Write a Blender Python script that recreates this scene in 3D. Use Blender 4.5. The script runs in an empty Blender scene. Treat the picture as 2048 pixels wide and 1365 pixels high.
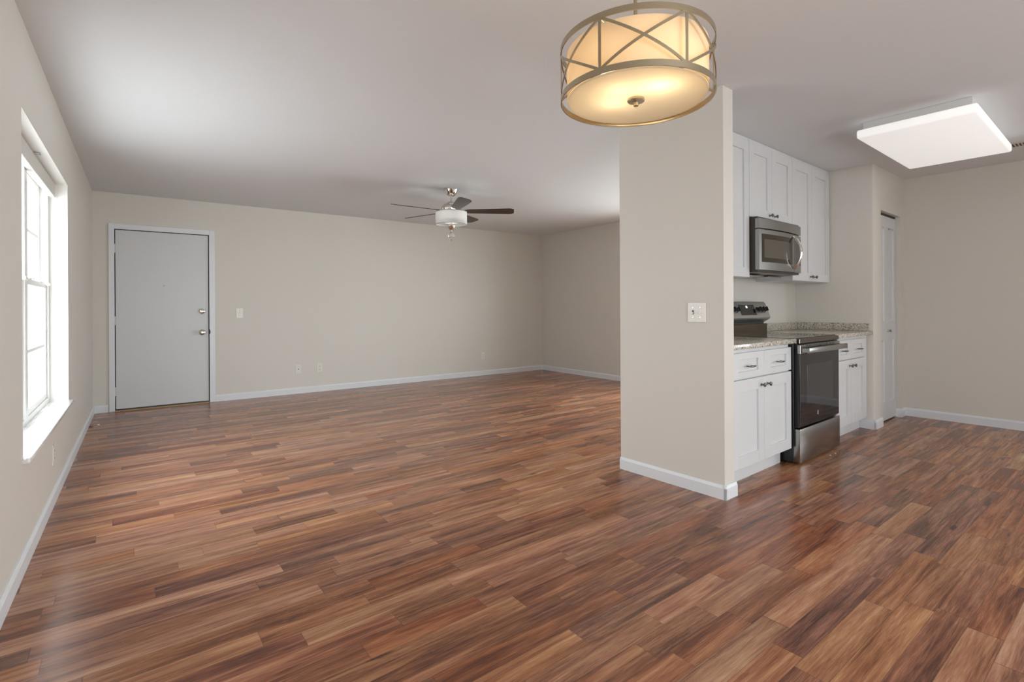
import bpy, bmesh, math, random
from mathutils import Vector, Matrix
random.seed(4)
S = bpy.context.scene
C = S.collection
PI = math.pi
# ------------------------------------------------------------------ camera
cam_d = bpy.data.cameras.new('camera'); cam = bpy.data.objects.new('camera', cam_d); C.objects.link(cam)
S.camera = cam
cam_d.sensor_width = 36.0; cam_d.sensor_fit = 'HORIZONTAL'
cam_d.lens = 36.0*1020/2048
cam_d.shift_y = -67.7/2048
cam_d.clip_start = .02
YAW = math.radians(36.1); ROLL = math.atan(.0053)
fwd = Vector((math.sin(YAW), math.cos(YAW), 0)); rgt = Vector((math.cos(YAW), -math.sin(YAW), 0)); up = Vector((0,0,1))
cr, sr = math.cos(ROLL), math.sin(ROLL)
r2 = rgt*cr - up*sr; u2 = rgt*sr + up*cr
cam.matrix_world = Matrix(((r2.x,u2.x,-fwd.x,0),(r2.y,u2.y,-fwd.y,0),(r2.z,u2.z,-fwd.z,1.14),(0,0,0,1)))
# ------------------------------------------------------------------ world, daylight, exposure
w = bpy.data.worlds.new('world'); S.world = w; w.use_nodes = True
wn = w.node_tree; bg = wn.nodes['Background']
tc = wn.nodes.new('ShaderNodeTexCoord'); sp = wn.nodes.new('ShaderNodeSeparateXYZ'); cr_ = wn.nodes.new('ShaderNodeValToRGB')
wn.links.new(tc.outputs['Generated'], sp.inputs[0])
mr = wn.nodes.new('ShaderNodeMapRange'); mr.inputs['From Min'].default_value = -.3; mr.inputs['From Max'].default_value = .6
wn.links.new(sp.outputs['Z'], mr.inputs['Value']); wn.links.new(mr.outputs[0], cr_.inputs[0])
cr_.color_ramp.elements[0].color = (.56,.60,.62,1); cr_.color_ramp.elements[1].color = (.86,.94,1,1)
wn.links.new(cr_.outputs[0], bg.inputs[0])
bg.inputs[1].default_value = 9.0
def portal(name, loc, rot, sx, sy):
    l = bpy.data.lights.new(name, 'AREA'); l.shape = 'RECTANGLE'; l.size = sx; l.size_y = sy
    l.cycles.is_portal = True
    o = bpy.data.objects.new(name, l); C.objects.link(o); o.location = loc; o.rotation_euler = rot
portal('daylight_window', (-.62, 3.985, 1.26), (0, -PI/2, 0), 1.6, 1.85)
portal('daylight_added_patio_door', (1.5, -2.72, 1.05), (PI/2, 0, 0), 2.7, 2.1)  # portal of the patio door added for its daylight
portal('daylight_added_side_window', (6.12, 3.75, 1.25), (0, PI/2, 0), 1.6, 1.8)  # portal of the hidden living room window added for light
portal('daylight_added_dining_window', (6.74, -1.33, 1.25), (0, PI/2, math.radians(2.9)), 1.6, 1.5)  # portal of the out-of-view dining window added for light
S.view_settings.view_transform = 'Standard'; S.view_settings.look = 'None'
S.view_settings.gamma = 1; S.view_settings.use_curve_mapping = False
S.view_settings.exposure = 1.45
S.cycles.use_denoising = True
S.cycles.max_bounces = 10; S.cycles.diffuse_bounces = 6; S.cycles.transparent_max_bounces = 12
S.cycles.caustics_reflective = False; S.cycles.caustics_refractive = False
S.cycles.sample_clamp_indirect = 8

# ------------------------------------------------------------------ materials
def mat(name, col=(.8,.8,.8), rough=.5, metal=0, spec=.5, emit=None, es=0, coat=0):
    m = bpy.data.materials.new(name); m.use_nodes = True
    b = m.node_tree.nodes['Principled BSDF']
    b.inputs['Base Color'].default_value = (*col, 1); b.inputs['Roughness'].default_value = rough
    b.inputs['Metallic'].default_value = metal; b.inputs['Specular IOR Level'].default_value = spec
    b.inputs['Coat Weight'].default_value = coat
    if emit: b.inputs['Emission Color'].default_value = (*emit, 1); b.inputs['Emission Strength'].default_value = es
    return m
def N(m, t, **k):
    n = m.node_tree.nodes.new(t)
    for a, v in k.items():
        if a.startswith('i_'):
            n.inputs[a[2:].replace('_',' ')].default_value = v
        else: setattr(n, a, v)
    return n
def lk(m, a, b): m.node_tree.links.new(a, b)
def bump(m, scale, strength, dist=.002, detail=3, stretch=None):
    t = N(m, 'ShaderNodeTexCoord'); n = N(m, 'ShaderNodeTexNoise', i_Scale=scale, i_Detail=detail)
    src = t.outputs['Object']
    if stretch:
        mp = N(m, 'ShaderNodeMapping'); mp.inputs['Scale'].default_value = stretch
        lk(m, src, mp.inputs[0]); src = mp.outputs[0]
    b = N(m, 'ShaderNodeBump', i_Strength=strength, i_Distance=dist)
    lk(m, src, n.inputs[0]); lk(m, n.outputs[0], b.inputs['Height'])
    lk(m, b.outputs[0], m.node_tree.nodes['Principled BSDF'].inputs['Normal'])
    return n
M = {}
M['wall'] = mat('wall_paint', (.66,.632,.582), .55); bump(M['wall'], 160, .12, .001)
M['ceiling'] = mat('ceiling_paint', (.70,.722,.738), .8); bump(M['ceiling'], 75, .35, .003, 4)
M['trim'] = mat('trim_paint', (.72,.745,.77), .35)
M['window_white'] = mat('window_vinyl', (.80,.80,.78), .35)
M['reveal'] = mat('reveal_paint', (.74,.725,.69), .5)
M['door'] = mat('door_paint', (.62,.635,.65), .4)
M['cabinet'] = mat('cabinet_lacquer', (.66,.67,.68), .32)
M['plastic'] = mat('plate_plastic', (.74,.72,.67), .3)
M['slot'] = mat('dark_slot', (.03,.03,.03), .5)
M['chrome'] = mat('polished_nickel', (.75,.73,.68), .08, 1)
M['nickel'] = mat('brushed_nickel', (.42,.41,.38), .28, 1)
M['pewter'] = mat('dark_pewter', (.16,.155,.15), .3, 1)
M['champagne'] = mat('champagne_metal', (.50,.43,.30), .3, 1); bump(M['champagne'], 40, .05, .0005, 2, (1,1,8))
M['steel'] = mat('stainless_steel', (.37,.37,.365), .25, 1); bump(M['steel'], 30, .06, .0004, 3, (.4,.4,30))
M['dark_steel'] = mat('dark_stainless', (.17,.145,.115), .22, 1)
M['black'] = mat('black_enamel', (.015,.015,.016), .3)
M['black_glass'] = mat('black_glass', (.012,.012,.013), .05, 0, .45)
M['cooktop_glass'] = mat('cooktop_glass', (.012,.011,.010), .05, 0, .6)
M['oven_window'] = mat('oven_window', (.03,.03,.032), .07, 0, .45)
M['micro_glass'] = mat('tinted_glass', (.035,.029,.019), .12, 0, .5)
M['micro_window'] = mat('tinted_window', (.10,.09,.07), .15, 0, .5)
M['emblem'] = mat('emblem_grey', (.35,.35,.36), .3, .6)
M['display'] = mat('display_digits', (.6,.65,.65), .4, emit=(.8,.9,.9), es=.7)
M['blade'] = mat('fan_blade_walnut', (.045,.031,.020), .35); bump(M['blade'], 12, .1, .001, 4, (1,14,1))
M['sill'] = mat('sill_marble', (.76,.75,.73), .12)
n = N(M['sill'], 'ShaderNodeTexNoise', i_Scale=6, i_Detail=8, i_Distortion=1.6); r = N(M['sill'], 'ShaderNodeValToRGB')
r.color_ramp.elements[0].position=.36; r.color_ramp.elements[0].color=(.58,.57,.55,1); r.color_ramp.elements[1].position=.55; r.color_ramp.elements[1].color=(.78,.77,.75,1)
lk(M['sill'], n.outputs[0], r.inputs[0]); lk(M['sill'], r.outputs[0], M['sill'].node_tree.nodes['Principled BSDF'].inputs['Base Color'])
M['fluor'] = mat('acrylic_diffuser', (.85,.85,.84), .4, emit=(1,.985,.96), es=.18)
M['crumb'] = mat('white_crumb', (.85,.8,.72), .7)
M['twig'] = mat('brown_twig', (.12,.06,.03), .7)
M['blind'] = mat('blind_fabric', (.60,.59,.55), .6)
M['vent'] = mat('vent_enamel', (.62,.60,.54), .4)
def translucent(name, col, tcol, fac, rough=.5):
    m = bpy.data.materials.new(name); m.use_nodes = True; nt = m.node_tree; nt.nodes.clear()
    o = N(m, 'ShaderNodeOutputMaterial'); d = N(m, 'ShaderNodeBsdfPrincipled'); t = N(m, 'ShaderNodeBsdfTranslucent'); x = N(m, 'ShaderNodeMixShader')
    d.inputs['Base Color'].default_value = (*col,1); d.inputs['Roughness'].default_value = rough
    t.inputs['Color'].default_value = (*tcol,1); x.inputs[0].default_value = fac
    lk(m, d.outputs[0], x.inputs[1]); lk(m, t.outputs[0], x.inputs[2]); lk(m, x.outputs[0], o.inputs[0])
    return m
M['shade'] = translucent('shade_fabric', (.80,.72,.60), (.92,.80,.62), .55, .8)
M['frosted'] = translucent('frosted_glass', (.82,.78,.68), (.95,.90,.78), .6, .25)
M['fan_shade'] = translucent('fan_shade_linen', (.80,.80,.79), (.9,.9,.88), .4, .8)
def glass(name, tint=(1,1,1), f=.08):
    m = bpy.data.materials.new(name); m.use_nodes = True; nt = m.node_tree; nt.nodes.clear()
    o = N(m, 'ShaderNodeOutputMaterial'); t = N(m, 'ShaderNodeBsdfTransparent'); g = N(m, 'ShaderNodeBsdfGlossy'); x = N(m, 'ShaderNodeMixShader')
    t.inputs[0].default_value = (*tint,1); g.inputs['Roughness'].default_value = .03; x.inputs[0].default_value = f
    lk(m, t.outputs[0], x.inputs[1]); lk(m, g.outputs[0], x.inputs[2]); lk(m, x.outputs[0], o.inputs[0])
    return m
M['pane'] = glass('window_glass', (.97,.98,.97), .06)
M['dimmed_pane'] = glass('dimmed_window_glass', (.68,.68,.676), .05)  # left window glass greyed to weaken the daylight; no screen stands there
M['added_side_pane'] = glass('added_side_window_glass', (.85,.85,.84), .05)  # glass of the added dining window
M['added_patio_pane'] = glass('added_patio_glass', (.74,.74,.738), .05)  # glass of the added patio door, greyed to weaken its daylight
M['crystal'] = mat('crystal_glass', (.95,.95,.93), .03); M['crystal'].node_tree.nodes['Principled BSDF'].inputs['Transmission Weight'].default_value = .9
# speckled granite
g = M['granite'] = mat('granite', (.5,.5,.5), .18)
t = N(g,'ShaderNodeTexCoord'); v1 = N(g,'ShaderNodeTexVoronoi', i_Scale=150); n1 = N(g,'ShaderNodeTexNoise', i_Scale=85, i_Detail=4)
r1 = N(g,'ShaderNodeValToRGB'); e = r1.color_ramp.elements
e[0].position=.0; e[0].color=(.10,.085,.07,1); e[1].position=1; e[1].color=(.70,.67,.60,1)
for p_, c_ in ((.22,(.16,.13,.11,1)),(.30,(.42,.37,.30,1)),(.55,(.52,.48,.41,1)),(.72,(.66,.63,.57,1))):
    q = e.new(p_); q.color = c_
mx = N(g,'ShaderNodeMath', operation='MULTIPLY_ADD'); mx.inputs[1].default_value=.55
sc = N(g,'ShaderNodeSeparateColor')
lk(g,t.outputs['Object'],v1.inputs[0]); lk(g,t.outputs['Object'],n1.inputs[0]); lk(g,v1.outputs['Color'],sc.inputs[0])
lk(g,sc.outputs[0],mx.inputs[0]); m2_ = N(g,'ShaderNodeMath', operation='MULTIPLY_ADD'); m2_.inputs[1].default_value=1.3; m2_.inputs[2].default_value=-.42
lk(g,n1.outputs[0],m2_.inputs[0]); lk(g,m2_.outputs[0],mx.inputs[2]); lk(g,mx.outputs[0],r1.inputs[0])
lk(g,r1.outputs[0],g.node_tree.nodes['Principled BSDF'].inputs['Base Color'])
# laminate floor: strips of random length in random browns with grain
f = M['floor'] = mat('laminate_planks', (.3,.15,.08), .25, spec=.5)
pb = f.node_tree.nodes['Principled BSDF']
def mth(op, a, b=None, c=None):
    n = N(f,'ShaderNodeMath', operation=op)
    for i, v in enumerate((a,b,c)):
        if v is None: continue
        if isinstance(v,(int,float)): n.inputs[i].default_value = v
        else: lk(f, v, n.inputs[i])
    return n.outputs[0]
def comb(x, y, z):
    n = N(f,'ShaderNodeCombineXYZ')
    for i, v in enumerate((x,y,z)):
        if isinstance(v,(int,float)): n.inputs[i].default_value = v
        else: lk(f, v, n.inputs[i])
    return n.outputs[0]
def wnoise(v):
    n = N(f,'ShaderNodeTexWhiteNoise', noise_dimensions='3D'); lk(f, v, n.inputs['Vector']); return n.outputs['Value'], n.outputs['Color']
def noise(v, sc_, det=4, dis=0, rough=.5):
    n = N(f,'ShaderNodeTexNoise', i_Scale=sc_, i_Detail=det, i_Distortion=dis, i_Roughness=rough); lk(f, v, n.inputs[0]); return n.outputs[0]
tcf = N(f,'ShaderNodeTexCoord'); mp = N(f,'ShaderNodeMapping'); mp.inputs['Rotation'].default_value=(0,0,math.radians(-1.6)); lk(f,tcf.outputs['Object'],mp.inputs[0])
sx = N(f,'ShaderNodeSeparateXYZ'); lk(f, mp.outputs[0], sx.inputs[0]); X, Y = sx.outputs[0], sx.outputs[1]
SW = .0955
ys = mth('ADD', Y, .031)
row = mth('FLOOR', mth('DIVIDE', ys, SW)); fy = mth('FRACT', mth('DIVIDE', ys, SW))
rr, _ = wnoise(comb(row, 3.7, 1.3)); rr2, _ = wnoise(comb(row, 9.1, 5.3))
Ln = mth('MULTIPLY_ADD', rr2, .50, .46)
xs = mth('DIVIDE', mth('MULTIPLY_ADD', rr, 7.3, X), Ln)
# irregular joints: jitter by a slow wave of x
xj = mth('ADD', xs, mth('MULTIPLY', mth('SINE', mth('MULTIPLY', xs, 1.9)), .28))
pc = mth('FLOOR', xj); fx = mth('FRACT', xj)
pv, pcol = wnoise(comb(row, pc, 2.2)); pv2, _ = wnoise(comb(row, pc, 8.8)); pv3, _ = wnoise(comb(pc, row, 4.4))
ox = mth('MULTIPLY', pv, 37.0); oy = mth('MULTIPLY', pv2, 19.0)
gx = mth('ADD', X, ox); gy = mth('ADD', Y, oy)
big = noise(comb(mth('MULTIPLY', gx, 1.5), mth('MULTIPLY', gy, 15), 0), 1.0, 3, .7)
fig = noise(comb(mth('MULTIPLY', gx, 2.2), mth('MULTIPLY', gy, 42), 0), 1.0, 6, 1.1, .62)
fine = noise(comb(mth('MULTIPLY', gx, 14), mth('MULTIPLY', gy, 300), 0), 1.0, 4, .4)
tone = mth('MULTIPLY_ADD', pv, .38, .30)
tone = mth('ADD', tone, mth('MULTIPLY', mth('SUBTRACT', big, .5), 1.0))
tone = mth('ADD', tone, mth('MULTIPLY', mth('SUBTRACT', fig, .5), 1.25))
tone = mth('ADD', tone, mth('MULTIPLY', mth('SUBTRACT', fine, .5), .6))
kn = N(f,'ShaderNodeTexVoronoi', i_Scale=1.0); lk(f, comb(mth('MULTIPLY', gx, 2.6), mth('MULTIPLY', gy, 9), 0), kn.inputs[0])
kr = mth('MULTIPLY_ADD', fig, .10, kn.outputs['Distance'])
km_ = mth('MULTIPLY', mth('GREATER_THAN', wnoise(kn.outputs['Position'])[0], .55), mth('MAXIMUM', mth('SUBTRACT', 1, mth('DIVIDE', kr, .19)), 0))
tone = mth('SUBTRACT', tone, mth('MULTIPLY', km_, .8))
rp = N(f,'ShaderNodeValToRGB'); e = rp.color_ramp.elements
e[0].position=.0; e[0].color=(.062,.026,.017,1); e[1].position=1.; e[1].color=(.58,.355,.215,1)
for p_, c_ in ((.20,(.130,.056,.034,1)),(.42,(.245,.112,.066,1)),(.60,(.35,.175,.104,1)),(.80,(.455,.25,.148,1))):
    q = e.new(p_); q.color = c_
lk(f, tone, rp.inputs[0])
hs = N(f,'ShaderNodeHueSaturation'); lk(f, rp.outputs[0], hs.inputs['Color'])
lk(f, mth('MULTIPLY_ADD', pv3, .010, .492), hs.inputs['Hue']); lk(f, mth('MULTIPLY_ADD', pv2, .18, 1.02), hs.inputs['Saturation'])
# pale pore scratches on some of the strips
scr = noise(comb(mth('MULTIPLY', gx, 9), mth('MULTIPLY', gy, 120), 0), 1.0, 4, 3.0, .7)
scm = mth('MULTIPLY', mth('GREATER_THAN', scr, .60), mth('MULTIPLY', mth('GREATER_THAN', pv3, .72), .35))
mc = N(f,'ShaderNodeMix', data_type='RGBA'); lk(f, scm, mc.inputs[0]); lk(f, hs.outputs[0], mc.inputs[6]); mc.inputs[7].default_value=(.42,.27,.17,1)
# seams
ey = mth('MULTIPLY', mth('MINIMUM', fy, mth('SUBTRACT', 1, fy)), SW); ex = mth('MULTIPLY', mth('MINIMUM', fx, mth('SUBTRACT', 1, fx)), mth('MULTIPLY', Ln, .8))
seam = mth('LESS_THAN', mth('MINIMUM', ex, ey), .0009)
ms = N(f,'ShaderNodeMix', data_type='RGBA'); lk(f, mth('MULTIPLY', seam, .55), ms.inputs[0]); lk(f, mc.outputs[2], ms.inputs[6]); ms.inputs[7].default_value=(.05,.022,.012,1)
lk(f, ms.outputs[2], pb.inputs['Base Color'])
lk(f, mth('MULTIPLY_ADD', fig, .10, .20), pb.inputs['Roughness'])
bb = N(f,'ShaderNodeBump', i_Strength=.15, i_Distance=.0006); lk(f, mth('SUBTRACT', fine, mth('MULTIPLY', seam, 1.5)), bb.inputs['Height']); lk(f, bb.outputs[0], pb.inputs['Normal'])

# ------------------------------------------------------------------ building helpers
class B:
    def __init__(s): s.bm = bmesh.new()
    def box(s, x0, x1, y0, y1, z0, z1, bev=0, seg=1):
        b = bmesh.new(); bmesh.ops.create_cube(b, size=1)
        for v in b.verts: v.co = Vector((x0+(v.co.x+.5)*(x1-x0), y0+(v.co.y+.5)*(y1-y0), z0+(v.co.z+.5)*(z1-z0)))
        if bev: bmesh.ops.bevel(b, geom=b.edges[:], offset=bev, segments=seg, affect='EDGES', profile=.5)
        return s.add(b)
    def add(s, b, mtx=None):
        if mtx: bmesh.ops.transform(b, matrix=mtx, verts=b.verts[:])
        me = bpy.data.meshes.new('t'); b.to_mesh(me); b.free(); s.bm.from_mesh(me); bpy.data.meshes.remove(me); return s
    def lathe(s, prof, c=(0,0,0), axis='Z', seg=48, closed=False):
        """prof: list of (r, h); revolved about axis through c"""
        b = bmesh.new(); rings = []
        for r, h in prof:
            if r < 1e-6: rings.append([b.verts.new((0,0,h))])
            else: rings.append([b.verts.new((r*math.cos(2*PI*i/seg), r*math.sin(2*PI*i/seg), h)) for i in range(seg)])
        pairs = list(zip(rings, rings[1:]))
        if closed: pairs.append((rings[-1], rings[0]))
        for a, d in pairs:
            for i in range(seg):
                j = (i+1) % seg
                if len(a) == 1 and len(d) == 1: continue
                if len(a) == 1: b.faces.new((a[0], d[j], d[i]))
                elif len(d) == 1: b.faces.new((a[i], a[j], d[0]))
                else: b.faces.new((a[i], a[j], d[j], d[i]))
        bmesh.ops.recalc_face_normals(b, faces=b.faces[:])
        R = {'Z': Matrix.Identity(4), '-Y': Matrix.Rotation(PI/2,4,'X'), 'X': Matrix.Rotation(PI/2,4,'Y'), '-X': Matrix.Rotation(-PI/2,4,'Y'), '-Z': Matrix.Rotation(PI,4,'X')}[axis]
        return s.add(b, Matrix.Translation(c) @ R)
    def tube(s, pts, r, seg=12, flat=None):
        """sweep a round (or flat=(w,h) oval) section through pts"""
        b = bmesh.new(); pts = [Vector(p) for p in pts]; rings = []
        prev = None
        for i, p in enumerate(pts):
            t = (pts[min(i+1,len(pts)-1)] - pts[max(i-1,0)]).normalized()
            a = (prev - t*prev.dot(t)).normalized() if prev is not None else (t.cross(Vector((0,0,1))) if abs(t.z) < .9 else t.cross(Vector((1,0,0)))).normalized()
            prev = a; c = t.cross(a)
            rr = r[i] if isinstance(r, (list,tuple)) else r
            w_, h_ = (flat if flat else (rr, rr))
            rings.append([b.verts.new(p + a*w_*math.cos(2*PI*k/seg) + c*h_*math.sin(2*PI*k/seg)) for k in range(seg)])
        for a, d in zip(rings, rings[1:]):
            for k in range(seg): b.faces.new((a[k], a[(k+1)%seg], d[(k+1)%seg], d[k]))
        b.faces.new(rings[0][::-1]); b.faces.new(rings[-1])
        bmesh.ops.recalc_face_normals(b, faces=b.faces[:])
        return s.add(b)
    def prism(s, poly, axis, a0, a1):
        """poly: 2-D points; extruded along axis 'X','Y' or 'Z' from a0 to a1"""
        b = bmesh.new()
        def P(p, a): return {'X':(a,p[0],p[1]), 'Y':(p[0],a,p[1]), 'Z':(p[0],p[1],a)}[axis]
        A = [b.verts.new(P(p,a0)) for p in poly]; D = [b.verts.new(P(p,a1)) for p in poly]
        n = len(poly)
        for i in range(n): b.faces.new((A[i],A[(i+1)%n],D[(i+1)%n],D[i]))
        b.faces.new(A[::-1]); b.faces.new(D)
        bmesh.ops.recalc_face_normals(b, faces=b.faces[:])
        return s.add(b)
ANG = math.radians(2.9); KO = Vector((2.762, 1.676, 0))
class Frame:
    def __init__(s, o, a): s.o = Vector(o); s.a = a
    def w(s, p): return s.o + Matrix.Rotation(s.a, 3, 'Z') @ Vector(p)
W0 = Frame((0,0,0), 0); K = Frame(KO, ANG)
def prop(o, label=None, cat=None, group=None, kind=None):
    for k, v in (('label',label),('category',cat),('group',group),('kind',kind)):
        if v: o[k] = v
def place(o, fr, org):
    o.location = fr.w(org); o.rotation_euler = (0,0,fr.a); o['_org'] = list(org)
def mk(name, b, m, org=(0,0,0)):
    for v in b.bm.verts: v.co -= Vector(org)
    me = bpy.data.meshes.new(name); b.bm.to_mesh(me); b.bm.free()
    me.materials.append(M[m] if isinstance(m, str) else m)
    for p in me.polygons: p.use_smooth = True
    me.set_sharp_from_angle(angle=math.radians(35))
    o = bpy.data.objects.new(name, me); C.objects.link(o); return o
def single(name, b, m, fr=W0, org=(0,0,0), **k):
    o = mk(name, b, m, org); o.location = fr.w(org); o.rotation_euler = (0,0,fr.a); prop(o, **k); return o
class Thing:
    def __init__(s, name, org, fr=W0, **k):
        s.o = bpy.data.objects.new(name, None); C.objects.link(s.o); s.o.empty_display_size = .05
        s.org = Vector(org); s.fr = fr; s.o.location = fr.w(org); s.o.rotation_euler = (0,0,fr.a); prop(s.o, **k)
    def part(s, name, b, m, parent=None, label=None):
        o = mk(name, b, m, s.org); o.parent = parent or s.o
        if label: o['label'] = label
        return o
def st(name, b, m, fr=W0): return single(name, b, m, fr, kind='structure')

# ------------------------------------------------------------------ shell
CH = 2.44; LX = -.42; BY = 7.2; RX = 5.93; RY = -2.6; T = .14
st('floor', B().box(-.62, 7.2, RY-.2, BY+.2, -.08, 0), 'floor')
st('ceiling', B().box(-.62, 7.2, RY-.2, BY+.2, CH, CH+.12), 'ceiling')
WY0, WY1, WZ0, WZ1 = 3.09, 4.88, .462, 2.045
b = B(); X0, X1 = LX-T, LX
b.box(X0,X1,RY-.2,WY0,0,CH); b.box(X0,X1,WY1,BY+.2,0,CH); b.box(X0,X1,WY0,WY1,0,WZ0); b.box(X0,X1,WY0,WY1,WZ1,CH)
st('wall_left', b, 'wall')
DX0, DX1, DZ = -.232, .687, 2.045   # entry door opening
b = B(); b.box(LX, DX0, BY, BY+T, 0, CH); b.box(DX1, RX+.2, BY, BY+T, 0, CH); b.box(DX0, DX1, BY, BY+T, DZ, CH); b.box(DX0,DX1,BY+.10,BY+T,0,DZ)
st('wall_back', b, 'wall')
SY0, SY1, SZ0, SZ1 = 2.90, 4.60, .48, 2.04
b = B(); b.box(RX,RX+T,2.60,SY0,0,CH); b.box(RX,RX+T,SY1,BY,0,CH); b.box(RX,RX+T,SY0,SY1,0,SZ0); b.box(RX,RX+T,SY0,SY1,SZ1,CH)
st('wall_living_right', b, 'wall')
# kitchen partition: short return wall and the wall behind the cabinets (kitchen frame: u along the counters, v into the wall)
PU = 2.68; RU = 3.635; PV = .012
st('wall_kitchen', B().prism([(.012,PV),(.125,PV),(.125,.69),(RU,.69),(RU,.78),(.012,.78)], 'Z', 0, CH), 'wall', K)
OU0, OU1, OZ = 2.889, 3.495, 2.04
b = B(); b.prism([(PU,PV+.025),(PU+.007,PV+.007),(PU+.025,PV),(OU0,PV),(OU0,PV+.115),(PU+.11,PV+.115),(PU+.11,.69),(PU,.69)], 'Z', 0, CH)
b.box(OU1, RU, PV, PV+.115, 0, CH); b.box(OU0, OU1, PV, PV+.115, OZ, CH)
st('wall_pantry', b, 'wall', K)
b = B(); KV0, KV1 = -3.9, -2.5
b.box(RU, RU+T, -4.55, KV0, 0, CH); b.box(RU, RU+T, KV1, .78, 0, CH); b.box(RU, RU+T, KV0, KV1, 0, SZ0); b.box(RU, RU+T, KV0, KV1, SZ1, CH)
st('wall_kitchen_right', b, 'wall', K)
b = B(); PX0, PX1, PZ = .2, 2.8, 2.05
b.box(LX, PX0, RY-T, RY, 0, CH); b.box(PX1, 7.0, RY-T, RY, 0, CH); b.box(PX0, PX1, RY-T, RY, PZ, CH)
st('wall_rear', b, 'wall')
# baseboards
def bb_prof(b, x0, x1, y, s, h=.082, t=.013, axis='X'):
    """profile along axis; y = wall surface, s = direction away from the wall"""
    P = [(y,0),(y+s*t,0),(y+s*t,h-.016),(y+s*t*.75,h-.012),(y+s*t*.62,h-.004),(y+s*t*.3,h),(y,h)]
    if axis == 'X': b.prism(P, 'X', x0, x1)
    else: b.prism(P, 'Y', x0, x1)
    return b
st('baseboard_left', bb_prof(B(), RY, BY, LX, 1, axis='Y'), 'trim')
b = B(); bb_prof(b, LX+.013, DX0-.058, BY, -1); bb_prof(b, DX1+.058, RX-.013, BY, -1)
st('baseboard_back', b, 'trim')
st('baseboard_living_right', bb_prof(B(), 2.62, BY, RX, -1, axis='Y'), 'trim')
b = B(); bb_prof(b, -.001, .138, PV, -1); bb_prof(b, -.001, .78, .012, -1, axis='Y'); bb_prof(b, .012, .125, .125, 1, axis='Y')
st('baseboard_kitchen', b, 'trim', K)
b = B(); bb_prof(b, PU-.013, OU0+.0, PV, -1); bb_prof(b, PV-.013, .15, PU, -1, axis='Y')
st('baseboard_pantry', b, 'trim', K)
b = B(); bb_prof(b, OU1-.012, RU-.013, PV, -1); bb_prof(b, PV-.013, PV+.05, OU1, -1, axis='Y')
st('baseboard_pantry_right', b, 'trim', K)
st('baseboard_kitchen_right', bb_prof(B(), -4.28, PV, RU, -1, axis='Y'), 'trim', K)
b = B(); bb_prof(b, LX+.013, PX0-.05, RY, 1); bb_prof(b, PX1+.05, 6.58, RY, 1)
st('baseboard_rear', b, 'trim')

# ------------------------------------------------------------------ window_1: twin double-hung window in the left wall
wd = Thing('window_1', (LX-.1, (WY0+WY1)/2, WZ0), kind='structure')
XF = LX-.108     # room-side face of the vinyl frame
YM = (WY0+WY1)/2
b = B(); b.box(LX-.137, LX-.001, WY0, WY0+.006, WZ0, WZ1); b.box(LX-.137, LX-.001, WY1-.006, WY1, WZ0, WZ1); b.box(LX-.137, LX-.001, WY0+.006, WY1-.006, WZ1-.006, WZ1)
wd.part('window_reveal', b, 'reveal')
b = B(); X0, X1 = XF-.075, XF
b.box(X0,X1,WY0+.006,WY0+.04,WZ0+.02,WZ1-.006,.002); b.box(X0,X1,WY1-.04,WY1-.006,WZ0+.02,WZ1-.006,.002); b.box(X0,X1,WY0+.04,WY1-.04,WZ1-.05,WZ1-.006,.002)
b.box(X0,X1,WY0+.04,WY1-.04,WZ0+.02,WZ0+.055,.002); b.box(X0,X1+.004,YM-.045,YM+.045,WZ0+.055,WZ1-.05,.002)
b.box(X1-.001,X1+.006,WY1-.047,WY1-.034,WZ0+.05,WZ1-.05,.001)
wd.part('window_frame', b, 'window_white')
for y0, y1 in ((WY0+.042, YM-.047), (YM+.047, WY1-.042)):
    for nm, xs_, z0, z1, mz in (('lower_sash', XF-.034, WZ0+.056, 1.325, .89), ('upper_sash', XF-.066, 1.29, WZ1-.052, 1.645)):
        b = B(); xa, xb = xs_, xs_+.028; r_ = .036
        b.box(xa,xb,y0,y0+r_,z0,z1,.002); b.box(xa,xb,y1-r_,y1,z0,z1,.002); b.box(xa,xb,y0+r_,y1-r_,z0,z0+r_,.002); b.box(xa,xb,y0+r_,y1-r_,z1-r_,z1,.002)
        b.box(xa+.007,xb-.007,y0+r_,y1-r_,mz-.011,mz+.011,.002)
        so = wd.part(nm, b, 'window_white')
        wd.part('pane', B().box(xa+.012,xa+.015,y0+r_,y1-r_,z0+r_,z1-r_), 'dimmed_pane', so)
        if nm == 'lower_sash':
            for yy in (y0+.2, y1-.2): wd.part('sash_lock', B().box(xb-.02, xb+.012, yy-.02, yy+.02, z1, z1+.012, .003), 'nickel', so)
            wd.part('tilt_latch', B().box(xb-.004, xb+.022, y1-.055, y1+.018, z1-.018, z1+.004, .004), 'window_white', so)
b = B(); b.box(LX-.137, LX+.004, WY0, WY1, WZ0, WZ0+.022); b.box(LX-.002, LX+.028, WY0-.03, WY1+.03, WZ0, WZ0+.022, .005, 2)
wd.part('window_sill', b, 'sill')
t = Thing('blind_headrail', (LX-.06, YM, WZ1-.006), label='grey headrail of a raised blind fixed under the head of the left window reveal', cat='blind')
t.part('headrail', B().box(LX-.100, LX-.066, WY0+.012, WY1-.012, WZ1-.105, WZ1-.008, .003), 'blind')
t.part('end_bracket', B().box(LX-.103, LX-.060, WY1-.016, WY1-.007, WZ1-.113, WZ1-.007, .001), 'window_white')
t.part('mounting_clip', B().box(LX-.068, LX-.040, WY0+.85, WY0+.90, WZ1-.012, WZ1-.007, .001), 'nickel')
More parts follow.
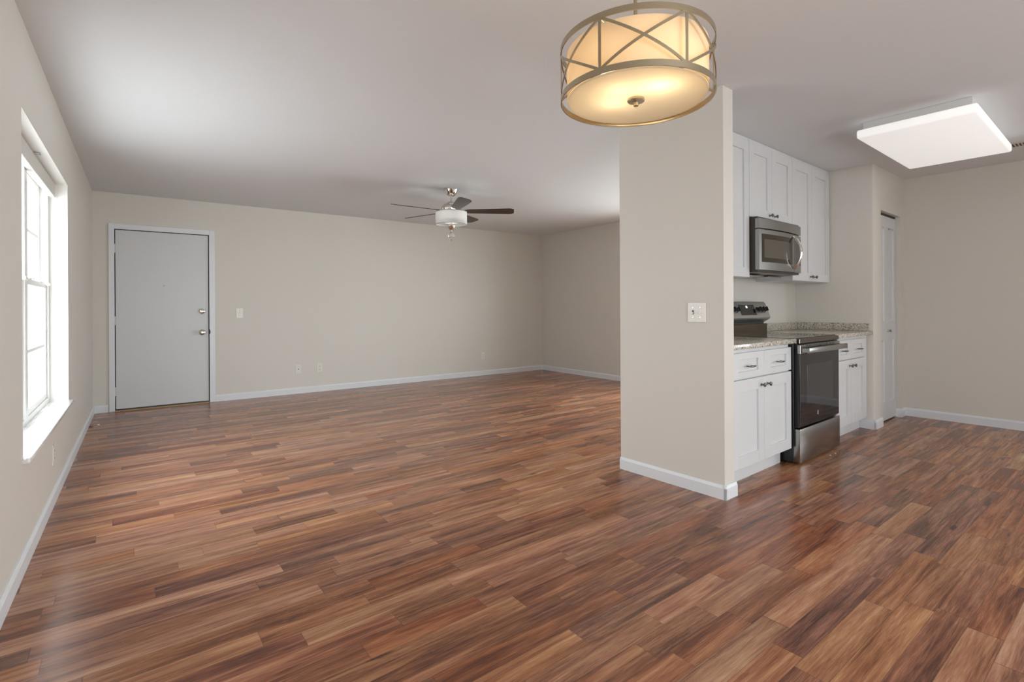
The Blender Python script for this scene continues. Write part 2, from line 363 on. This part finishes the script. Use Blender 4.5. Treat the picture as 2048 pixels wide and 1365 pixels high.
# ------------------------------------------------------------------ added_window_2: unseen patio door, added behind the camera to let in more daylight
wd = Thing('added_window_2', (1.5, RY, 0), kind='structure')
b = B(); b.box(PX0,PX0+.06,RY-.1,RY-.03,0,PZ); b.box(PX1-.06,PX1,RY-.1,RY-.03,0,PZ); b.box(PX0+.06,PX1-.06,RY-.1,RY-.03,PZ-.06,PZ); b.box(PX0+.06,PX1-.06,RY-.1,RY-.03,0,.05); b.box(1.46,1.54,RY-.1,RY-.03,.05,PZ-.06)
wd.part('window_frame', b, 'window_white')
for a_, c_ in ((PX0+.06,1.46),(1.54,PX1-.06)): wd.part('pane', B().box(a_,c_,RY-.07,RY-.064,.05,PZ-.06), 'added_patio_pane')

# ------------------------------------------------------------------ added_window_3: invented living room window, hidden by the partition, added to brighten the room
wd = Thing('added_window_3', (RX, 3.75, SZ0), kind='structure')
b = B(); b.box(RX+.05,RX+.10,SY0,SY0+.05,SZ0,SZ1); b.box(RX+.05,RX+.10,SY1-.05,SY1,SZ0,SZ1); b.box(RX+.05,RX+.10,SY0+.05,SY1-.05,SZ0,SZ0+.05); b.box(RX+.05,RX+.10,SY0+.05,SY1-.05,SZ1-.05,SZ1); b.box(RX+.05,RX+.10,3.71,3.79,SZ0+.05,SZ1-.05)
wd.part('window_frame', b, 'window_white')
for a_, c_ in ((SY0+.05,3.71),(3.79,SY1-.05)): wd.part('pane', B().box(RX+.07,RX+.075,a_,c_,SZ0+.05,SZ1-.05), 'pane')
# ------------------------------------------------------------------ added_window_4: invented dining window, out of view, added to light the left wall
wd = Thing('added_window_4', (RU, (KV0+KV1)/2, SZ0), K, kind='structure')
b = B(); km = (KV0+KV1)/2; b.box(RU+.05,RU+.10,KV0,KV0+.05,SZ0,SZ1); b.box(RU+.05,RU+.10,KV1-.05,KV1,SZ0,SZ1); b.box(RU+.05,RU+.10,KV0+.05,KV1-.05,SZ0,SZ0+.05); b.box(RU+.05,RU+.10,KV0+.05,KV1-.05,SZ1-.05,SZ1); b.box(RU+.05,RU+.10,km-.04,km+.04,SZ0+.05,SZ1-.05)
wd.part('window_frame', b, 'window_white')
for a_, c_ in ((KV0+.05,km-.04),(km+.04,KV1-.05)): wd.part('pane', B().box(RU+.07,RU+.075,a_,c_,SZ0+.05,SZ1-.05), 'added_side_pane')
# ------------------------------------------------------------------ door_1: entry door
d = Thing('door_1', ((DX0+DX1)/2, BY, 0), kind='structure')
d.part('door_leaf', B().box(-.2215, .6735, BY+.004, BY+.045, .022, 2.030, .0015), 'door')
b = B(); c0, c1, ct = -.282, .744, 2.098; i0, i1, it = -.229, .681, 2.037
b.box(c0,i0,BY-.016,BY,0,ct,.003); b.box(i1,c1,BY-.016,BY,0,ct,.003); b.box(i0,i1,BY-.016,BY,it,ct,.003)
st('trim_1', b, 'trim')
b = B(); b.box(DX0, DX0+.004, BY, BY+.10, 0, DZ); b.box(DX1-.004, DX1, BY, BY+.10, 0, DZ); b.box(DX0,DX1,BY,BY+.10,DZ-.004,DZ)
b.box(DX0, DX1, BY+.05, BY+.10, 0, DZ)
d.part('door_frame', b, 'slot')
b = B().prism([(BY-.035,0),(BY-.02,.008),(BY+.04,.012),(BY+.04,0)], 'X', i0+.003, i1-.003)
d.part('threshold', b, mat('threshold_wood', (.40,.27,.15), .4))
d.part('door_sweep', B().box(-.221,.673,BY+.001,BY+.04,.011,.022), 'slot')
for z in (1.82, 1.012, .22):
    b = B().box(-.232, -.222, BY-.004, BY+.006, z-.045, z+.045, .001); b.lathe([(.0045,-.048),(.0055,-.045),(.0055,.045),(.0045,.048),(0,.05)], (-.2265, BY-.006, z), seg=12)
    d.part('hinge', b, 'door')
b = B().lathe([(.0,.0),(.033,0),(.033,.004),(.029,.013),(.022,.017),(0,.018)], (.605, BY+.004, 1.11), '-Y', 32)
p_ = d.part('deadbolt', b, 'chrome'); d.part('thumb_turn', B().box(.585,.625,BY-.028,BY-.012,1.105,1.115,.003), 'chrome', p_)
b = B().lathe([(0,0),(.034,0),(.034,.003),(.026,.010),(.013,.014),(.012,.028),(.022,.036),(.027,.048),(.025,.058),(.014,.064),(.008,.0645),(.007,.062),(0,.062)], (.607, BY+.004, .856), '-Y', 32)
d.part('door_knob', b, 'chrome')
d.part('peephole', B().lathe([(0,0),(.008,0),(.008,.004),(.005,.005),(.004,.003),(0,.003)], (.226, BY+.004, 1.411), '-Y', 20), 'nickel')
d.part('strike_plate', B().lathe([(0,0),(.010,0),(.010,.003),(0,.004)], (.684, BY-.013, .86), '-Y', 20).box(.679,.688,BY-.0175,BY-.013,.83,.89,.001), 'slot')
# ------------------------------------------------------------------ door_2: bifold pantry door (kitchen frame)
d = Thing('door_2', ((OU0+OU1)/2, .05, 0), K, kind='structure')
def arch(u0, u1, z0, z1, rise):
    """outline of a panel with an arched top"""
    P = [(u0,z0),(u1,z0),(u1,z1)]
    if rise:
        n = 12
        for i in range(1, n):
            k = i/n; P.append((u1+(u0-u1)*k, z1+rise*math.sin(PI*k)**1.3))
    P.append((u0,z1)); return P
def inset(P, dd):
    cx = sum(p[0] for p in P)/len(P); x0=min(p[0] for p in P); x1=max(p[0] for p in P); z0=min(p[1] for p in P); z1=max(p[1] for p in P)
    cz=(z0+z1)/2
    return [(cx+(p[0]-cx)*(1-2*dd/(x1-x0)), cz+(p[1]-cz)*(1-2*dd/(z1-z0))) for p in P]
def loops(b, loopsl):
    bm_ = bmesh.new(); rings = [[bm_.verts.new((p[0], v, p[1])) for p in P] for P, v in loopsl]
    for a, c in zip(rings, rings[1:]):
        n = len(a)
        for i in range(n): bm_.faces.new((a[i],a[(i+1)%n],c[(i+1)%n],c[i]))
    bm_.faces.new(rings[-1]); bmesh.ops.recalc_face_normals(bm_, faces=bm_.faces[:]); b.add(bm_)
for k, (u0, u1) in enumerate(((OU0+.006, (OU0+OU1)/2-.001), ((OU0+OU1)/2+.001, OU1-.006))):
    b = B(); v0, v1 = .05, .085; s_ = .066
    a0, a1 = u0+s_, u1-s_
    # stiles and rails around two raised panels
    b.box(u0,a0,v0,v1,.012,2.015); b.box(a1,u1,v0,v1,.012,2.015); b.box(a0,a1,v0,v1,.012,.19); b.box(a0,a1,v0,v1,.80,.98); b.box(a0,a1,v0,v1,1.905,2.015)
    b.box(a0,a1,v0+.012,v1,.19,1.905)
    for z0, z1, rz in ((.19,.80,0),(.98,1.885,.02)):
        P = arch(a0,a1,z0,z1,rz); loops(b, [(P,v0),(inset(P,.012),v0+.010),(inset(P,.026),v0+.010),(inset(P,.042),v0+.001),(inset(P,.044),v0+.001)])
    lf = d.part('door_leaf', b, 'door')
    if k == 1: 
        bk = B().lathe([(0,0),(.011,0),(.006,.006),(.005,.014),(.013,.022),(.015,.028),(.010,.034),(0,.035)], (u0+.033, v0, .888), '-Y', 20)
        d.part('door_knob', bk, 'nickel', lf)
d.part('door_track', B().box(OU0+.002,OU1-.002,.052,.088,2.022,2.038), 'slot')
# ------------------------------------------------------------------ wall plates
def plate(name, c, axis, w_, h_, fr=W0, **k):
    """axis: '-Y' faces -y (c on the wall plane), 'X' faces +x, '-X' faces -x; returns Thing and mapper for local boxes"""
    t = Thing(name, c, fr, **k)
    def bx(s0, s1, z0, z1, d0, d1, bev=0, b=None):
        b = b or B(); cx, cy, cz = c
        if axis == '-Y': return b.box(cx+s0,cx+s1,cy-d1,cy-d0,cz+z0,cz+z1,bev)
        if axis == 'X': return b.box(cx+d0,cx+d1,cy-s1,cy-s0,cz+z0,cz+z1,bev)
        return b.box(cx-d1,cx-d0,cy-s1,cy-s0,cz+z0,cz+z1,bev)
    t.part('cover_plate', bx(-w_/2,w_/2,-h_/2,h_/2,0,.006,.002), 'plastic')
    return t, bx
def duplex(c, axis, fr=W0, **k):
    t, bx = plate('wall_outlet', c, axis, .075, .118, fr, **k)
    for s in (1,-1):
        o = t.part('socket', bx(-.017,.017,s*.021-.014,s*.021+.014,.006,.0085,.001), 'plastic')
        b = bx(-.008,-.005,s*.021-.003,s*.021+.006,.0085,.009); bx(.005,.008,s*.021-.003,s*.021+.006,.0085,.009,0,b); bx(-.002,.002,s*.021-.010,s*.021-.006,.0085,.009,0,b)
        t.part('slot', b, 'slot', o)
    t.part('screw', bx(-.002,.002,-.002,.002,.006,.0075), 'nickel')
duplex((1.982, BY, .327), '-Y', label='white duplex outlet on back wall, just right of the cable jack plate', cat='outlet', group='wall outlets')
duplex((4.636, BY, .328), '-Y', label='white duplex outlet low on back wall, nearest the far corner', cat='outlet', group='wall outlets')
duplex((LX, 4.03, .285), 'X', label='white duplex outlet on left wall, low under the window sill', cat='outlet', group='wall outlets')
t, bx = plate('cable_jack_plate', (1.706, BY, .327), '-Y', .078, .118, label='white cable jack plate with one dark port, low on back wall nearest the door', cat='wall plate')
t.part('jack', bx(-.006,.006,-.006,.006,.006,.012,.002), 'slot')
t, bx = plate('light_switch', (1.010, BY, 1.082), '-Y', .078, .122, label='white single toggle light switch on back wall beside the entry door', cat='light switch')
t.part('toggle_surround', bx(-.008,.008,-.014,.014,.006,.0075,.001), 'plastic')
t.part('toggle', bx(-.004,.004,0,.012,.0075,.018,.001), 'plastic')
for z in (.03,-.03): t.part('screw', bx(-.0025,.0025,z-.0025,z+.0025,.006,.0075), 'nickel')
t, bx = plate('double_light_switch', (.012, .186, 1.102), '-X', .122, .122, K, label='square two-gang light switch plate on the end of the kitchen partition', cat='light switch')
for s in (-1, 1):
    o = t.part('toggle_surround', bx(s*.024-.006,s*.024+.006,-.013,.013,.006,.0075,.001), 'slot' if s<0 else 'plastic')
    t.part('toggle', bx(s*.024-.0042,s*.024+.0042,-.011,.003,.0075,.019,.001), 'plastic', o)
    for z in (.03,-.03): t.part('screw', bx(s*.024-.003,s*.024+.003,z-.003,z+.003,.006,.0075), 'nickel')

# ------------------------------------------------------------------ kitchen cabinets (kitchen frame)
def shaker(b, u0, u1, z0, z1, v, rail=.075, th=.02, rz=None):
    rz = rz or rail; g_ = .0022; u0 += g_; u1 -= g_; z0 += g_; z1 -= g_
    b.box(u0,u0+rail,v,v+th,z0,z1,.0015); b.box(u1-rail,u1,v,v+th,z0,z1,.0015)
    b.box(u0+rail-.001,u1-rail+.001,v+.0001,v+th,z0,z0+rz,.0012); b.box(u0+rail-.001,u1-rail+.001,v+.0001,v+th,z1-rz,z1,.0012)
    b.box(u0+rail-.002,u1-rail+.002,v+.013,v+th-.001,z0+rz-.002,z1-rz+.002)
    return b
def knob(t, u, z, v, par):
    t.part('knob', B().lathe([(0,0),(.009,0),(.008,.003),(.0045,.006),(.0045,.014),(.012,.020),(.0145,.025),(.0125,.029),(.006,.031),(0,.0315)], (u,v,z), '-Y', 20), 'pewter', par)
def pull(t, u, z, v, par, L=.096):
    b = B(); n = 16
    b.tube([(u-L/2+L*i/n, v-.024-.006*math.sin(PI*i/n), z) for i in range(n+1)], [.0025+.0038*math.sin(PI*i/n) for i in range(n+1)], 10)
    for s in (-1,1): b.tube([(u+s*.03, v, z), (u+s*.03, v-.026, z)], .0035, 10)
    t.part('pull_handle', b, 'pewter', par)
DV = .045
def base_cab(u0, u1, lab, box_u1=None):
    t = Thing('base_cabinet', ((u0+u1)/2, .35, 0), K, label=lab, cat='cabinet', group='white shaker base cabinets')
    b = B().box(u0, box_u1 or u1, DV+.021, .688, .115, .869); t.part('carcass', b, 'cabinet')
    t.part('toe_kick', B().box(u0, box_u1 or u1, .125, .14, 0, .115), 'cabinet')
    m = (u0+u1)/2
    for k, (a, c) in enumerate(((u0,m),(m,u1))):
        o = t.part('drawer', shaker(B(), a, c, .680, .846, DV, .075, .02, .042), 'cabinet'); pull(t, (a+c)/2+.0, .757, DV, o)
        o = t.part('door', shaker(B(), a, c, .118, .675, DV), 'cabinet'); knob(t, m+(-.043 if k==0 else .043), .622, DV, o)
base_cab(.17, 1.003, 'white two-drawer two-door base cabinet left of the stove')
base_cab(1.835, 2.56, 'white two-drawer two-door base cabinet right of the stove', 2.655)
UV = .37
def wall_cab(u0, u1, z0, lab):
    t = Thing('wall_cabinet', ((u0+u1)/2, .53, z0), K, label=lab, cat='cabinet', group='white shaker wall cabinets')
    t.part('carcass', B().box(u0+.001, u1-.001, UV+.021, .688, z0, 2.41), 'cabinet')
    t.part('top_trim', B().box(u0+.001, u1-.001, UV+.006, UV+.026, 2.411, 2.438, .001), 'cabinet')
    m = (u0+u1)/2
    for k, (a, c) in enumerate(((u0,m),(m,u1))):
        o = t.part('door', shaker(B(), a, c, z0, 2.412, UV, .075), 'cabinet'); knob(t, m+(-.045 if k==0 else .045), z0+.042, UV, o)
wall_cab(.165, 1.062, 1.36, 'tall white wall cabinet left of the microwave, half hidden by the partition')
wall_cab(1.064, 1.829, 1.832, 'short white two-door wall cabinet directly above the microwave')
wall_cab(1.831, 2.664, 1.36, 'tall white two-door wall cabinet right of the microwave')
# countertops
b = B().box(.127, 1.026, .018, .688, .870, .903, .004, 2)
t = Thing('countertop', (.57,.35,.87), K, label='speckled granite countertop left of the stove beside the partition', cat='countertop', group='granite countertops')
t.part('slab', b, 'granite'); t.part('backsplash', B().box(.127, 1.026, .667, .688, .9035, .973, .002), 'granite')
t = Thing('countertop', (2.24,.35,.87), K, label='speckled granite countertop right of the stove with corner splash', cat='countertop', group='granite countertops')
t.part('slab', B().box(1.802, 2.678, .018, .688, .870, .903, .004, 2), 'granite')
t.part('backsplash', B().box(1.802, 2.678, .667, .688, .9035, .973, .002), 'granite')
t.part('side_splash', B().box(2.657, 2.678, .045, .666, .9035, .973, .002), 'granite')
# ------------------------------------------------------------------ range
u0, u1 = 1.034, 1.795
t = Thing('stove', ((u0+u1)/2, .33, 0), K, label='freestanding stainless and black electric stove between the base cabinets', cat='stove')
t.part('body', B().box(u0, u1, .045, .66, .012, .862, .002).box(u0-.018,u0,.055,.08,.835,.868), 'black')
t.part('cooktop', B().box(u0-.004, u1+.004, .030, .60, .888, .905, .003), 'cooktop_glass')
t.part('front_trim', B().box(u0+.012, u1-.004, .004, .034, .866, .900, .003), 'dark_steel')
t.part('corner_block', B().box(u0-.006, u0+.012, .02, .05, .862, .896, .002), 'black')
b = B().box(u0+.012, u1-.006, .012, .044, .262, .862, .002); b.box(u0+.012,u0+.022,.005,.012,.272,.79)
dr = t.part('oven_door', b, 'black')
t.part('door_glass', B().box(u0+.012, u1-.008, .004, .013, .272, .793, .002), 'black_glass', dr)
t.part('door_window', B().box(u0+.135, u1-.135, .0028, .0045, .42, .705, .001), 'oven_window', dr)
b = B().box(u0+.006, u1-.004, -.002, .02, .794, .856, .002)
tp = t.part('door_top_trim', b, 'steel', dr)
for i in range(9):
    uu = u0+.10+i*.062; t.part('vent_slot', B().box(uu, uu+.040, -.0032, -.001, .846, .852), 'slot', dr)
for i in range(5): t.part('vent_slot', B().box(u0+.011, u0+.030, -.0032, -.001, .802+i*.010, .806+i*.010), 'slot', dr)
b = B().box(u0+.020, u1+.002, -.058, -.042, .799, .839, .005, 2); b.box(u0+.022, u0+.050, -.045, -.001, .803, .835, .003); b.box(u1-.030, u1-.002, -.045, -.001, .803, .835, .003)
t.part('door_handle', b, 'steel', dr)
t.part('emblem', B().box(1.352,1.368,.0015,.0045,.322,.352,.001), 'emblem', dr, )
t.part('storage_drawer', B().box(u0-.002, u1-.004, -.001, .044, .014, .254, .004, 2), 'steel')
for x in (u0+.04, u1-.06):
    for y in (.1,.6): t.part('levelling_foot', B().box(x, x+.02, y, y+.02, 0, .012), 'black')
# backguard: lower plate, dark gap, and an overhanging slanted control head
t.part('backguard', B().box(u0, u1, .572, .66, .862, .985, .003), 'dark_steel')
t.part('backguard_gap', B().box(u0+.01, u1-.03, .59, .66, .985, .998), 'slot')
prof = [(.66,.995),(.600,.995),(.545,1.028),(.540,1.040),(.590,1.168),(.600,1.176),(.66,1.176)]
hd = t.part('control_head', B().prism(prof, 'X', u0, u1-.006), mat('satin_steel', (.55,.54,.51), .35, .85))
t.part('end_cap', B().prism([(.66,.995),(.604,.995),(.548,1.03),(.544,1.041),(.594,1.165),(.602,1.172),(.66,1.172)], 'X', u1-.006, u1+.002), 'dark_steel', hd)
def on_head(z, off=0):   # point on slanted face
    k = (z-1.040)/(1.168-1.040); return .540+.05*k-off
b = B().prism([(on_head(1.062,.002),1.062),(on_head(1.150,.002),1.150),(on_head(1.150,-.004),1.150),(on_head(1.062,-.004),1.062)], 'X', 1.29, 1.555)
dp = t.part('control_display', b, 'black_glass', hd)
b = B()
for i, uu in enumerate((1.406, 1.420)): b.prism([(on_head(1.122,.003),1.122),(on_head(1.140,.003),1.140),(on_head(1.140),1.140),(on_head(1.122),1.122)], 'X', uu, uu+.010)
t.part('clock_digits', b, 'display', hd)
for uu in (1.085, 1.155, 1.225, 1.595, 1.655, 1.715):
    kb = B(); bm_ = bmesh.new()
    z = 1.105; v = on_head(z)
    kb.lathe([(0,0),(.026,0),(.026,.004),(.019,.008),(.018,.030),(.016,.032),(0,.032)], (0,0,0), 'Z', 24).box(-.004,.004,-.019,.019,.030,.040,.001)
    mtx = Matrix.Translation((uu, v, z)) @ Matrix.Rotation(PI/2+math.radians(-21), 4, 'X')
    bmesh.ops.transform(kb.bm, matrix=mtx, verts=kb.bm.verts[:]); bm_.free()
    t.part('burner_knob', kb, 'black' , hd)
# ------------------------------------------------------------------ microwave
u0, u1 = 1.070, 1.824
t = Thing('microwave', ((u0+u1)/2, .5, 1.40), K, label='stainless over-the-range microwave hung under the short wall cabinet', cat='microwave')
t.part('body', B().box(u0+.004, u1-.004, .315, .688, 1.402, 1.828, .002), mat('microwave_body', (.05,.04,.03), .4))
def bow(u): k = (u-u0)/(u1-u0); return .300 - .028*math.sin(PI*min(max(k,0),1))
def bowed(b, a, c, z0, z1, v_off=0, th=.02, n=14):
    P = [(a+(c-a)*i/n, bow(a+(c-a)*i/n)-v_off) for i in range(n+1)]
    P += [(x, y+th) for x, y in P[::-1]]
    return b.prism(P, 'Z', z0, z1)
t.part('vent_grille', bowed(B(), u0, u1, 1.738, 1.812, 0, .03), 'steel')
us = 1.648
dr = t.part('door', bowed(B(), u0, us-.004, 1.418, 1.728, 0, .03), 'steel')
t.part('door_glass', bowed(B(), u0+.035, us-.045, 1.478, 1.695, .001, .003), 'micro_glass', dr)
t.part('door_window', bowed(B(), u0+.065, us-.110, 1.512, 1.655, .002, .003), 'micro_window', dr)
b = B(); n = 20; uh = us-.022
pts = [(uh, bow(uh)-.002-.058*math.sin(PI*i/n)**.7, 1.446+.268*i/n) for i in range(n+1)]
b.tube(pts, .01, 12, flat=(.013,.011)); t.part('door_handle', b, 'chrome', dr)
cp = t.part('control_panel', bowed(B(), us+.004, u1, 1.418, 1.728, 0, .03, 6), 'steel')
t.part('keypad', bowed(B(), us+.035, u1-.012, 1.478, 1.700, .001, .003, 6), 'micro_glass', cp)
t.part('underside_panel', B().prism([(.335,1.4015),(.60,1.385),(.66,1.385),(.66,1.4015)], 'X', u0+.01, u1-.01), mat('microwave_underside', (.30,.28,.24), .35, .6))
b = B()
for a in (u0+.10, u0+.42):
    b.box(a, a+.24, .42, .56, 1.381, 1.3875, .001)
t.part('grease_filter', b, 'steel')
# ------------------------------------------------------------------ kitchen ceiling light (kitchen frame)
t = Thing('ceiling_light', (2.01,-.575,CH), K, label='rectangular white acrylic flush ceiling light over the kitchen floor', cat='ceiling light')
t.part('mounting_pan', B().box(1.385, 2.64, -.875, -.290, 2.385, CH-.0005, .002), mat('pan_enamel', (.62,.62,.61), .4))
t.part('diffuser', B().box(1.352, 2.665, -.905, -.258, 2.325, 2.386, .014, 3), 'fluor')
t = Thing('air_vent', (2.95,-.97,CH), K, label='louvred ceiling air vent just beyond the rectangular kitchen light', cat='vent')
b = B(); b.box(2.885,3.015,-1.11,-.84,CH-.006,CH-.0005,.001); t.part('vent_frame', b, 'vent')
b = B()
for i in range(12): b.box(2.90,3.0,-1.095+i*.021,-1.095+i*.021+.010,CH-.0075,CH-.0058)
t.part('vent_louvres', b, 'slot')
# ------------------------------------------------------------------ drum pendant
PC = (1.361, 1.147); z0, z1, R_ = 1.838, 2.023, .254
t = Thing('pendant_lamp', (*PC, CH), label='round drum pendant lamp with crossed champagne metal bands and glowing cream shade', cat='pendant lamp')
def ring(zc, h=.019, r=R_, th=.003): return [(r-th, zc-h/2), (r, zc-h/2), (r, zc+h/2), (r-th, zc+h/2)]
b = B(); b.lathe(ring(z0+.0095), (*PC,0), seg=96, closed=True); b.lathe(ring(z1-.0095), (*PC,0), seg=96, closed=True)
def strap(b, a0, za, a1, zb, wdt=.0085, r=R_-.0005, n=24):
    bm_ = bmesh.new(); rows = []
    dl = math.hypot((a1-a0)*r, zb-za); nx, nz = -(zb-za)/dl, (a1-a0)*r/dl
    for i in range(n+1):
        k = i/n; a = a0+(a1-a0)*k; z = za+(zb-za)*k; rw = []
        for s, rr in ((1,r),(-1,r),(-1,r-.003),(1,r-.003)):
            aa = a+s*nx*wdt/2/r; zz = z+s*nz*wdt/2; rw.append(bm_.verts.new((PC[0]+rr*math.cos(aa), PC[1]+rr*math.sin(aa), zz)))
        rows.append(rw)
    for p, q in zip(rows, rows[1:]):
        for k in range(4): bm_.faces.new((p[k],p[(k+1)%4],q[(k+1)%4],q[k]))
    bm_.faces.new(rows[0][::-1]); bm_.faces.new(rows[-1])
    bmesh.ops.recalc_face_normals(bm_, faces=bm_.faces[:]); b.add(bm_)
za, zb = z0+.014, z1-.014
for k in range(6):
    a = math.radians(195.5+60*k); a2 = a+math.radians(60)
    strap(b, a, za, a, zb, n=4); strap(b, a, za, a2, zb); strap(b, a, zb, a2, za)
t.part('metal_frame', b, 'champagne')
RS = .232
t.part('lamp_shade', B().lathe([(RS,z0+.012),(RS,z1-.022),(RS-.0015,z1-.022),(RS-.0015,z0+.012)], (*PC,0), seg=96, closed=True), 'shade')
b = B().lathe([(0,z0+.010),(.16,z0+.008),(.222,z0+.006),(.229,z0+.004),(.2295,z0+.010),(.222,z0+.011),(.16,z0+.012),(0,z0+.014)], (*PC,0), seg=96)
t.part('glass_diffuser', b, 'frosted')
b = B(); b.tube([(*PC,z0-.012),(*PC,z0+.05)], .004, 10)
for k in range(3):
    a = math.radians(75+120*k); b.tube([(PC[0],PC[1],z1-.03),(PC[0]+(R_-.004)*math.cos(a),PC[1]+(R_-.004)*math.sin(a),z1-.012)], .003, 8)
b.tube([(*PC,z0+.05),(*PC,CH-.02)], .0065, 12); b.lathe([(0,0),(.062,0),(.062,.008),(.050,.022),(.012,.028),(0,.028)], (*PC,CH-.0005), '-Z', 40)
b.lathe([(.012,z1+.03),(.012,z1+.05),(.0065,z1+.055)], (*PC,0), seg=20)
t.part('stem_and_canopy', b, 'champagne')
b = B().lathe([(0,z0+.006),(.028,z0+.006),(.029,z0-.001),(.027,z0-.004),(.010,z0-.005),(.0085,z0-.007),(.0085,z0-.018),(.006,z0-.020),(0,z0-.020)], (*PC,0), seg=32)
t.part('finial', b, 'champagne')
b = B(); bulbs = []
for k in range(3):
    a = math.radians((264,188,108)[k]); rb = (.14,.12,.10)[k]; q = (PC[0]+rb*math.cos(a), PC[1]+rb*math.sin(a), z0+.118); bulbs.append(q)
    b.lathe([(0,-.03),(.018,-.025),(.028,-.008),(.026,.012),(.014,.032),(.012,.05),(0,.05)], q, seg=20)
    b.tube([(q[0],q[1],q[2]+.045),(PC[0],PC[1],z0+.165)], .005, 8)
t.part('light_bulbs', b, mat('bulb_glow', (.9,.85,.7), .5, emit=(1,.80,.55), es=1.5))
for i, q in enumerate(bulbs):
    l = bpy.data.lights.new('bulb_light', 'POINT'); l.energy = (.34,.17,.20)[i]; l.color = (1,.82,.58); l.shadow_soft_size = .035
    o = bpy.data.objects.new('bulb_light', l); C.objects.link(o); o.location = (q[0]+(PC[0]-q[0])*.2, q[1]+(PC[1]-q[1])*.2, q[2]-.042)
# ------------------------------------------------------------------ ceiling fan
FC = (2.770, 4.923); ZB = 2.197
t = Thing('ceiling_fan', (*FC, CH), label='five-bladed dark brown ceiling fan with white drum light in the living room', cat='ceiling fan')
b = B().lathe([(0,0),(.072,0),(.074,.006),(.066,.030),(.046,.066),(.030,.076),(.014,.080),(0,.080)], (*FC,CH-.0005), '-Z', 40)
t.part('canopy', b, 'chrome')
t.part('downrod', B().tube([(*FC,CH-.075),(*FC,2.29)], .0125, 16), 'chrome')
b = B().lathe([(.0125,2.305),(.035,2.300),(.045,2.285),(.085,2.272),(.105,2.250),(.108,2.225),(.095,2.208),(.06,2.200),(0,2.200)], (*FC,0), seg=40)
t.part('motor_housing', b, 'chrome')
for k in range(5):
    a = math.radians(180.6-72*k)
    bl = B(); prof = []
    L0, L1 = .145, .689
    top = []; bot = []
    n = 20
    for i in range(n+1):
        x = L0+(L1-L0)*i/n; q = i/n
        hw = .046+.024*min(1,q*1.15)
        if q > .90: hw *= math.sqrt(max(0,1-((q-.90)/.10)**2))*.35+.65
        if q < .08: hw *= .7+.3*q/.08
        top.append((x,hw)); bot.append((x,-hw))
    bl.prism(top+bot[::-1], 'Z', -.003, .003)
    rot = Matrix.Translation((*FC,ZB)) @ Matrix.Rotation(a,4,'Z') @ Matrix.Rotation(math.radians(-13),4,'X')
    bmesh.ops.transform(bl.bm, matrix=rot, verts=bl.bm.verts[:])
    t.part('fan_blade', bl, 'blade')
    br = B().box(.07,.20,-.014,.014,.003,.009,.002).box(.165,.205,-.035,.035,.003,.008,.002)
    bmesh.ops.transform(br.bm, matrix=rot, verts=br.bm.verts[:]); t.part('blade_bracket', br, 'chrome')
ST, SB = 2.190, 2.048
t.part('light_fitting', B().lathe([(0,2.199),(.03,2.199),(.05,2.192),(.05,2.17),(.012,2.165),(.010,2.03),(0,2.03)], (*FC,0), seg=32), 'chrome')
b = B().lathe([(.172,SB),(.172,ST),(.1705,ST),(.1705,SB)], (*FC,0), seg=72, closed=True)
sh = t.part('drum_shade', b, 'fan_shade')
b = B().lathe([(.1735,SB-.001),(.1735,SB+.005),(.170,SB+.005),(.170,SB-.001)], (*FC,0), seg=72, closed=True).lathe([(.1735,ST-.005),(.1735,ST+.001),(.170,ST+.001),(.170,ST-.005)], (*FC,0), seg=72, closed=True)
for k in range(3):
    a = math.radians(20+120*k); b.tube([(FC[0]+.048*math.cos(a),FC[1]+.048*math.sin(a),ST-.012),(FC[0]+.171*math.cos(a),FC[1]+.171*math.sin(a),ST-.004)], .002, 8)
t.part('shade_rim', b, 'nickel', sh)
t.part('glass_bowl', B().lathe([(0,SB+.018),(.09,SB+.024),(.150,SB+.040),(.152,SB+.046),(0,SB+.030)], (*FC,0), seg=56), 'fan_shade')
t.part('lower_cup', B().lathe([(0,2.048),(.040,2.046),(.044,2.036),(.036,2.012),(.020,1.994),(.010,1.990),(.010,1.975),(.016,1.968),(0,1.966)], (*FC,0), seg=32), 'chrome')
t.part('crystal_ball', B().lathe([(.037*math.sin(PI*i/16), 1.930-.037*math.cos(PI*i/16)) for i in range(17)], (*FC,0), seg=28), 'crystal')
l = bpy.data.lights.new('fan_light', 'POINT'); l.energy = .7; l.color = (1,.97,.92); l.shadow_soft_size = .05
o = bpy.data.objects.new('fan_light', l); C.objects.link(o); o.location = (*FC, 2.11)
t.part('bottom_finial', B().lathe([(0,1.894),(.010,1.892),(.007,1.886),(.0045,1.880),(.006,1.874),(0,1.868)], (*FC,0), seg=16), 'chrome')
# ------------------------------------------------------------------ crumbs on the floor
def crumb(name, x, y, r, lab, m='crumb', long=1, cat='crumb', group=None):
    b = bmesh.new(); bmesh.ops.create_icosphere(b, subdivisions=2, radius=r)
    for v in b.verts: v.co = Vector((v.co.x*long, v.co.y, v.co.z*.6))*(1+random.uniform(-.15,.15)); v.co.z += r*.45
    bb_ = B(); bb_.add(b, Matrix.Rotation(.5,4,'Z'))
    o = mk(name, bb_, m); o.location = (x,y,.0005); prop(o, label=lab, cat=cat, group=group)
crumb('crumb', -.336, 6.44, .011, 'small white crumb on the wood floor near the entry door corner')
for u_, v_, l_ in ((1.46,-.045,'tiny white crumb on the floor before the stove drawer, nearer the left'), (1.545,-.05,'tiny white crumb on the floor before the stove drawer, nearer the right')):
    q = K.w((u_,v_,0)); crumb('crumb', q.x, q.y, .006, l_)
crumb('twig', -.395, 6.40, .008, 'tiny brown twig on the floor against the left baseboard', 'twig', 2.6, cat='debris')
